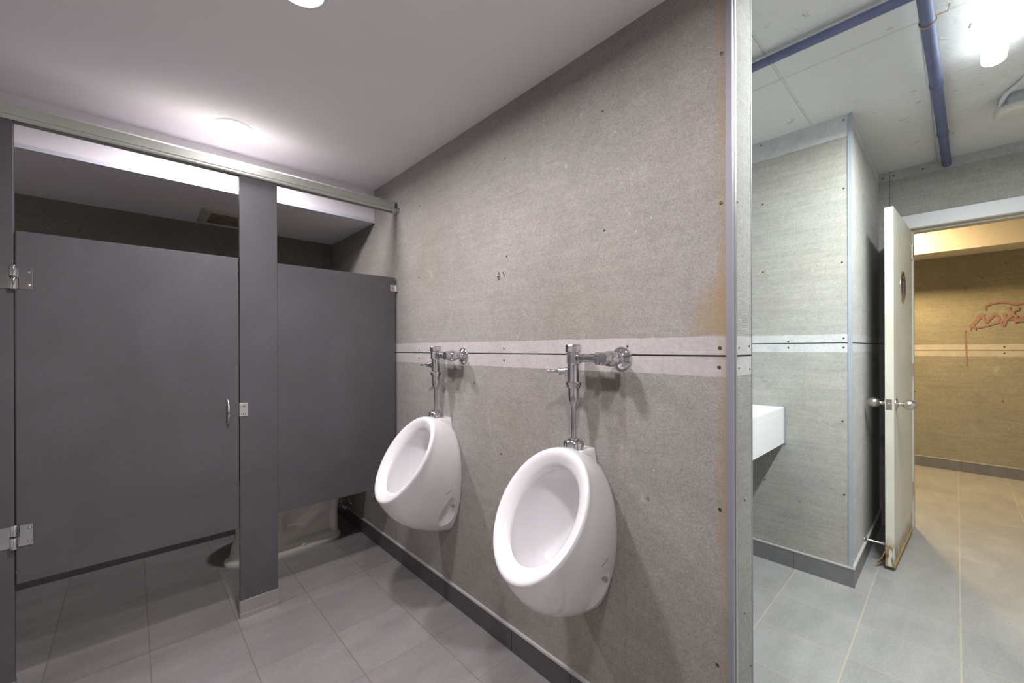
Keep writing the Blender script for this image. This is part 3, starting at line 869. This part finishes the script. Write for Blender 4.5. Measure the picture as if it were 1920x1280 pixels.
    q = MB(); q.lathe((.934, yc - .14, .69), (-1, 0, 0), [(.013, 0), (.013, .006), (.008, .008), (.008, .016)], 16); q.tube([(.920, yc - .14, .69), (.916, yc - .11, .688), (.916, yc - .07, .684)], [.005, .006, .007], 10)
    q.obj('flush_lever', M_chrome, t, smooth=40)
make_toilet()
sv = thing('supply_valve', 'small water stop valve on the wall behind the toilet', 'valve', (WX, 2.99, .135))
m = MB(); m.lathe((WX, 2.985, .135), (-1, 0, 0), [(.024, 0), (.022, .004), (.009, .008), (.009, .05)], 20)
m.obj('wall_flange', M_chrome, sv, smooth=40)
m = MB(); m.lathe((WX - .045, 2.985, .135), (-1, 0, 0), [(.012, 0), (.013, .004), (.013, .03), (.009, .034)], 16); m.cyl((WX - .06, 2.985, .135), (WX - .06, 2.985, .165), .009)
m.obj('stop_body', M_chrome, sv, smooth=40)
m = MB(); m.lathe((WX - .06, 2.962, .135), (0, -1, 0), [(.005, -.02), (.005, 0), (.0105, .002), (.0105, .050), (.008, .054)], 14)
m.obj('valve_handle', M_plastic, sv, smooth=40)
m = MB(); m.tube([(WX - .06, 2.985, .165), (WX - .062, 2.985, .21), (WX - .075, 2.98, .28), (WX - .10, 2.975, .34), (WX - .10, 2.97, .40)], .005, 10)
m.obj('supply_hose', M_nickel, sv, smooth=50)

# ------------------------------------------------------------------ counter
ct = thing('counter', 'thick white stone counter slab against the pale wall', 'counter', (2.0, 1.1, .70))
m = MB(); m.box(WX + WT + .002, W2 - .002, .675, 1.70, .880, .908)
m.obj('countertop', M_counter, ct, bevel=.002)
m = MB(); m.box(WX + WT + .002, W2 - .002, .675, .700, .700, .880)
m.obj('front_apron', M_counter, ct, bevel=.0015)
m = MB(); m.box(W2 - .006, W2 - .0005, .665, .674, .700, .912)
m.obj('sealant_bead', plain('grey_sealant', (.30, .31, .33), .6), ct)

# ------------------------------------------------------------------ entrance door
HX, HY = 3.873, .205
LX, LY = 3.110, .237
dd = Vector((LX - HX, LY - HY, 0)); DW = dd.length; dd.normalize()
dn = Vector((-dd.y, dd.x, 0))
if dn.y < 0: dn = -dn           # towards the return wall
TD = .038
droot = bpy.data.objects.new('door_1', None); COL.objects.link(droot)
struct(droot, 'open cream painted door with round nickel knobs and a rotten foot', 'door')
droot.location = (HX, HY, 0)
def DP(a, b, z): # a along door from hinge, b thickness, world
    v = Vector((HX, HY, 0)) + dd * a + dn * b; return (v.x, v.y, z)
def dbox(mb, a0, a1, b0, b1, z0, z1):
    v = [DP(a, b, z) for z in (z0, z1) for b in (b0, b1) for a in (a0, a1)]
    return mb.add(v, [(0, 2, 3, 1), (4, 5, 7, 6), (0, 1, 5, 4), (2, 6, 7, 3), (0, 4, 6, 2), (1, 3, 7, 5)])
m = MB(); dbox(m, 0, DW, 0, TD, .022, 2.036)
m.obj('door_leaf', M_door, droot, bevel=.0015)
# peeled skin curling off the foot
m = MB()
vv = []; ff = []
nA, nZ = 8, 7
for side in (0, .004):
    for i in range(nA):
        for j in range(nZ):
            a = DW + .002 - .11 * i / (nA - 1); zz = .085 * (j / (nZ - 1)) * (1 - .25 * i / nA) + .018
            out_ = .040 * (1 - j / (nZ - 1)) ** 1.5 * (1 - i / (nA - 1)) ** .8
            vv.append(DP(a, TD + .0006 + out_ + side, zz - .005 * random.random()))
def gid(s, i, j): return s * nA * nZ + i * nZ + j
for s in (0, 1):
    for i in range(nA - 1):
        for j in range(nZ - 1):
            ff.append((gid(s, i, j), gid(s, i + 1, j), gid(s, i + 1, j + 1), gid(s, i, j + 1)))
for i in range(nA - 1):
    ff.append((gid(0, i, 0), gid(1, i, 0), gid(1, i + 1, 0), gid(0, i + 1, 0))); ff.append((gid(0, i, nZ - 1), gid(0, i + 1, nZ - 1), gid(1, i + 1, nZ - 1), gid(1, i, nZ - 1)))
for j in range(nZ - 1):
    ff.append((gid(0, 0, j), gid(0, 0, j + 1), gid(1, 0, j + 1), gid(1, 0, j))); ff.append((gid(0, nA - 1, j), gid(1, nA - 1, j), gid(1, nA - 1, j + 1), gid(0, nA - 1, j + 1)))
m.add(vv, ff)
po = m.obj('peeling_skin', M_wood, droot); po['label'] = 'splintered board curling off the door foot'
# swollen lower edge strip on the front face
m = MB(); dbox(m, .02, DW - .004, -.004, .001, .018, .040)
m.obj('swollen_edge', M_wood, droot, bevel=.002)
# latch
m = MB(); dbox(m, DW - .0005, DW + .0012, .008, .034, .900, .960)
lp = m.obj('latch_plate', M_nickel, droot, bevel=.0005)
m = MB(); c0 = DP(DW + .001, .021, .930); m.lathe(c0, dd, [(.009, 0), (.009, .004), (.006, .009), (.0005, .010)], 14)
m.obj('latch_bolt', M_nickel, lp, smooth=30)
knobprof = [(.031, 0), (.031, .003), (.026, .008), (.014, .011), (.0115, .014), (.0115, .028), (.014, .031), (.021, .035), (.0265, .043), (.0285, .053), (.0275, .064), (.0225, .075), (.013, .083), (.004, .087), (.0005, .0872)]
for side in (0, 1):
    p = DP(DW - .062, 0 if side == 0 else TD, .930); ax = -dn if side == 0 else dn
    m = MB(); m.lathe(p, ax, knobprof, 36); k = m.obj('door_knob', M_nickel, droot, smooth=50)
# restroom sign, round chrome plaque with a figure
sa = DW - .345
pc = Vector(DP(sa, 0, 1.617))
sg = thing('restroom_sign', 'round chrome restroom sign with a dark figure, on the door face', 'sign', pc)
m = MB(); m.lathe(pc, -dn, [(.100, 0), (.100, .002), (.095, .0045), (.086, .005), (.0005, .0052)], 48)
m.obj('plaque', M_chrome, sg, smooth=30)
m = MB()
def sbox(a0, a1, z0, z1, d0=.0050, d1=.0062):
    v = [tuple(pc + dd * (-a) + (-dn) * d + Vector((0, 0, z))) for z in (z0, z1) for d in (d0, d1) for a in (a0, a1)]
    m.add(v, [(0, 2, 3, 1), (4, 5, 7, 6), (0, 1, 5, 4), (2, 6, 7, 3), (0, 4, 6, 2), (1, 3, 7, 5)])
m.lathe(pc + Vector((0, 0, .052)) - dn * .005, -dn, [(.013, 0), (.013, .0012)], 20)
sbox(-.026, .026, -.014, .036); sbox(-.024, -.004, -.076, -.014); sbox(.004, .024, -.076, -.014); sbox(-.042, -.031, -.016, .034); sbox(.031, .042, -.016, .034)
m.obj('figure', M_ink, sg)

# hinges of the entrance door
for z in (.25, 1.05, 1.85):
    m = MB(); p = Vector(DP(-.004, -.002, z)); m.cyl(p, p + Vector((0, 0, .09)), .006, 14); m.obj('hinge', M_nickel, droot, smooth=40)

# door frame, flat casing with a stop
m = MB()
JW = .089
m.box(W3 - .012, W3 + .0, DY0 - JW, DY1 + JW, DZ, DZ + JW)
m.box(W3 - .012, W3 + .0, DY1 + .002, DY1 + JW, 0, DZ)
m.box(W3 - .012, W3 + .0, DY0 - JW, DY0 - .002, 0, DZ)
fr = m.obj('trim_6', M_white_frame, bevel=.001); struct(fr, 'white painted casing around the doorway', 'door frame')
m = MB()
m.box(W3 - .006, W3 + .126, DY0, DY1, DZ - .004, DZ + .002)
m.box(W3 + .040, W3 + .126, DY0, DY1, DZ - .018, DZ - .004)
m.box(W3 - .006, W3 + .126, DY1 - .002, DY1 + .004, 0, DZ)
m.box(W3 + .040, W3 + .126, DY1 - .016, DY1 - .002, 0, DZ - .018)
m.box(W3 - .006, W3 + .126, DY0 - .004, DY0 + .002, 0, DZ)
m.box(W3 + .040, W3 + .126, DY0 + .002, DY0 + .016, 0, DZ - .018)
struct(m.obj('trim_7', plain('jamb_paint', (.55, .53, .46), .5)), 'cream jamb lining and door stop in the doorway', 'door frame')

# wall door stop on the baseboard cap
ds = thing('door_stop', 'small metal door stop rod above the baseboard behind the door', 'door stop', (3.18, Y2, .118))
m = MB(); m.lathe((3.18, Y2, .118), (0, -1, 0), [(.013, 0), (.013, .003), (.008, .008), (.0055, .012), (.0055, .075)], 18); m.obj('rod', M_alu, ds, smooth=40)
m = MB(); m.lathe((3.18, Y2 - .075, .118), (0, -1, 0), [(.0075, 0), (.0085, .002), (.0085, .014), (.007, .016), (.0005, .0165)], 18); m.obj('rubber_tip', M_conduit, ds, smooth=40)

# ------------------------------------------------------------------ pipes on the entry ceiling
m = MB(); m.cyl((1.941, -.40, 2.44), (1.941, 1.74, 2.44), .017, 20)
p1 = tag(m.obj('ceiling_pipe', M_pipe, smooth=40), 'slate blue pipe crossing the entry ceiling beside the wall end', 'pipe')
m = MB()
yy = lambda x: .071 + (.041 - .071) * (x - 2.0) / 1.85
m.cyl((1.42, yy(1.42), 2.437), (W3 + .01, yy(W3), 2.437), .021, 24)
pp = thing('ceiling_pipe', 'thicker slate blue pipe running along the entry ceiling to the door wall', 'pipe', (2.6, .06, 2.437))
m.obj('pipe_run', M_pipe, pp, smooth=40)
for xq in (2.66, 3.30):
    m = MB(); m.cyl((xq, yy(xq), 2.437), (xq + .022, yy(xq), 2.437), .0235, 24)
    m.obj('pipe_coupling', M_pipe, pp, smooth=40)
m = MB()
pts = []
for i in range(15):
    a = -PI * .1 + 1.25 * PI * i / 14; pts.append((2.13 + .004 * math.sin(i), yy(2.13) - .0235 * math.cos(a), 2.437 - .0235 * math.sin(a)))
pts.append((2.14, yy(2.13) - .05, 2.450)); pts.append((2.14, yy(2.13) - .055, 2.474))
m.tube(pts, .0022, 8); m.obj('hanger_wire', M_wood, pp, smooth=40)

# ------------------------------------------------------------------ linear light in the entry
lt = thing('linear_light', 'long glowing white linear light on the entry ceiling', 'ceiling light', (2.0, -.106, Z2))
lx0, lx1, ly = 1.39, 2.60, -.106
m = MB(); m.box(lx0, lx1, ly - .030, ly + .030, 2.447, Z2)
m.obj('housing', M_white_frame, lt, bevel=.002)
prof = [(ly + .036 * math.cos(a), 2.432 - .028 * math.sin(a)) for a in [PI * i / 16 for i in range(17)]]
prof = [(ly + .036, 2.448)] + prof + [(ly - .036, 2.448)]
m = MB(); m.prism(prof, 'x', lx0, lx1 - .004); m.obj('diffuser', M_tube, lt, smooth=40)
m = MB(); m.prism(prof, 'x', lx1 - .004, lx1); m.obj('end_cap', M_tube, lt, smooth=40)
for sg_ in (1,):
    area('linear_lamp', ((lx0 + lx1) / 2, ly, 2.396), (0, 0, 0), lx1 - lx0, W_TUBE, C_TUBE, 'RECTANGLE', .06)

# ------------------------------------------------------------------ smoke detector
sd = thing('smoke_detector', 'round aged white detector on a grey box on the entry ceiling', 'smoke detector', (3.16, -.195, Z2))
m = MB()
oct_ = lambda r, z, n=8: [(3.16 + r * math.cos(2 * PI * (k + .5) / n), -.195 + r * math.sin(2 * PI * (k + .5) / n), z) for k in range(n)]
m.rings([oct_(.060, Z2), oct_(.060, Z2 - .052), oct_(.056, Z2 - .054)]); m.obj('junction_box', M_boxgrey, sd)
m = MB(); m.lathe((3.16, -.195, Z2 - .056), (0, 0, -1), [(.045, -.004), (.050, 0), (.070, .001), (.072, .005), (.070, .022), (.064, .032), (.045, .037), (.043, .0355), (.030, .0355), (.028, .038), (.0005, .039)], 48)
m.obj('detector_head', M_plastic, sd, smooth=35)
m = MB(); m.tube([(3.13, -.150, 2.432), (3.105, -.153, 2.447), (3.07, -.165, 2.460), (2.97, -.21, 2.462), (2.70, -.29, 2.462), (2.5, -.38, 2.462)], .010, 12)
m.obj('conduit', M_conduit, sd, smooth=50)
m = MB(); m.lathe((3.142, -.147, 2.426), (-.6, .2, .35), [(.016, -.006), (.016, .012), (.013, .014)], 8); m.obj('conduit_clamp', M_conduit, sd, smooth=30)

# ------------------------------------------------------------------ corridor lamp (hidden left of the doorway) and graffiti
cl = thing('corridor_light', 'warm ceiling light in the corridor beyond the door', 'ceiling light', (5.42, .64, 2.62))
m = MB(); m.lathe((5.42, .64, 2.62), (0, 0, -1), [(.15, 0), (.15, .02), (.14, .03)], 32); m.obj('base', M_white_frame, cl, smooth=40)
m = MB(); m.lathe((5.42, .64, 2.59), (0, 0, -1), [(.14, 0), (.13, .03), (.09, .055), (.04, .068), (.0005, .07)], 32); m.obj('globe', M_clens, cl, smooth=60)
area('corridor_lamp', (5.42, .64, 2.51), (0, 0, 0), .20, W_CORR, C_CORR)

g = MB()
def stroke(pts, w):
    # flat sprayed stroke on the corridor wall; pts are (y, z)
    P = []
    for i in range(len(pts) - 1):
        for k in range(6):
            P.append((lerp(pts[i][0], pts[i + 1][0], k / 6), lerp(pts[i][1], pts[i + 1][1], k / 6)))
    P.append(pts[-1])
    L = []; Rr = []
    for i, p in enumerate(P):
        a = P[max(0, i - 1)]; b = P[min(len(P) - 1, i + 1)]
        dx, dz = b[0] - a[0], b[1] - a[1]; l = math.hypot(dx, dz) or 1
        ww = .75 * w * (.8 + .4 * random.random()) / 2
        L.append((W4 - .0012, p[0] - dz / l * ww, p[1] + dx / l * ww)); Rr.append((W4 - .0012, p[0] + dz / l * ww, p[1] - dx / l * ww))
    n = len(P); stroke.k = getattr(stroke, 'k', 0) + 1; off = .0006 * stroke.k
    L = [(a - off - .00002 * i, b, c) for i, (a, b, c) in enumerate(L)]; Rr = [(a - off - .00002 * i, b, c) for i, (a, b, c) in enumerate(Rr)]
    g.add(L + Rr, [(i, i + 1, n + i + 1, n + i) for i in range(n - 1)])
def gp(px, py):
    # crop reading of the tag to wall coordinates
    X = 1780 + px / 8; Y = 540 + py / 8
    a, f, cy = .746, 770.4, 653.05
    r = (X - 960) / f; u = -(Y - cy) / f
    dx = r * math.cos(a) + math.sin(a); dy = -r * math.sin(a) + math.cos(a)
    s = W4 / dx
    return (s * dy, 1.25 + s * u)
S = lambda pts, w: stroke([gp(*p) for p in pts], w)
S([(240, 655), (243, 760), (250, 880), (258, 1010), (266, 1180)], .016)
S([(225, 665), (262, 668)], .02)
S([(300, 600), (350, 580), (410, 510), (460, 450), (505, 410)], .035)
S([(505, 410), (515, 490), (560, 540), (610, 480), (690, 400), (740, 470), (780, 560), (815, 590), (850, 500), (820, 400)], .026)
S([(320, 595), (440, 615), (560, 585), (700, 545), (830, 500), (960, 480), (1120, 470)], .022)
S([(530, 300), (620, 260), (740, 235), (860, 240), (960, 265), (1120, 250)], .022)
S([(545, 300), (548, 355)], .012)
S([(318, 600), (320, 655)], .012)
S([(388, 610), (390, 650)], .012)
S([(900, 300), (900, 350), (950, 370), (1020, 350), (1050, 300)], .018)
S([(860, 480), (950, 430), (1000, 440), (1000, 520), (960, 530), (1040, 500), (1140, 510)], .030)
S([(960, 370), (965, 440)], .018)
S([(1120, 470), (1180, 420), (1240, 500), (1300, 430)], .026)
go = g.obj('graffiti', M_pink)
tag(go, 'faded pink spray painted scrawl on the corridor wall', 'graffiti')
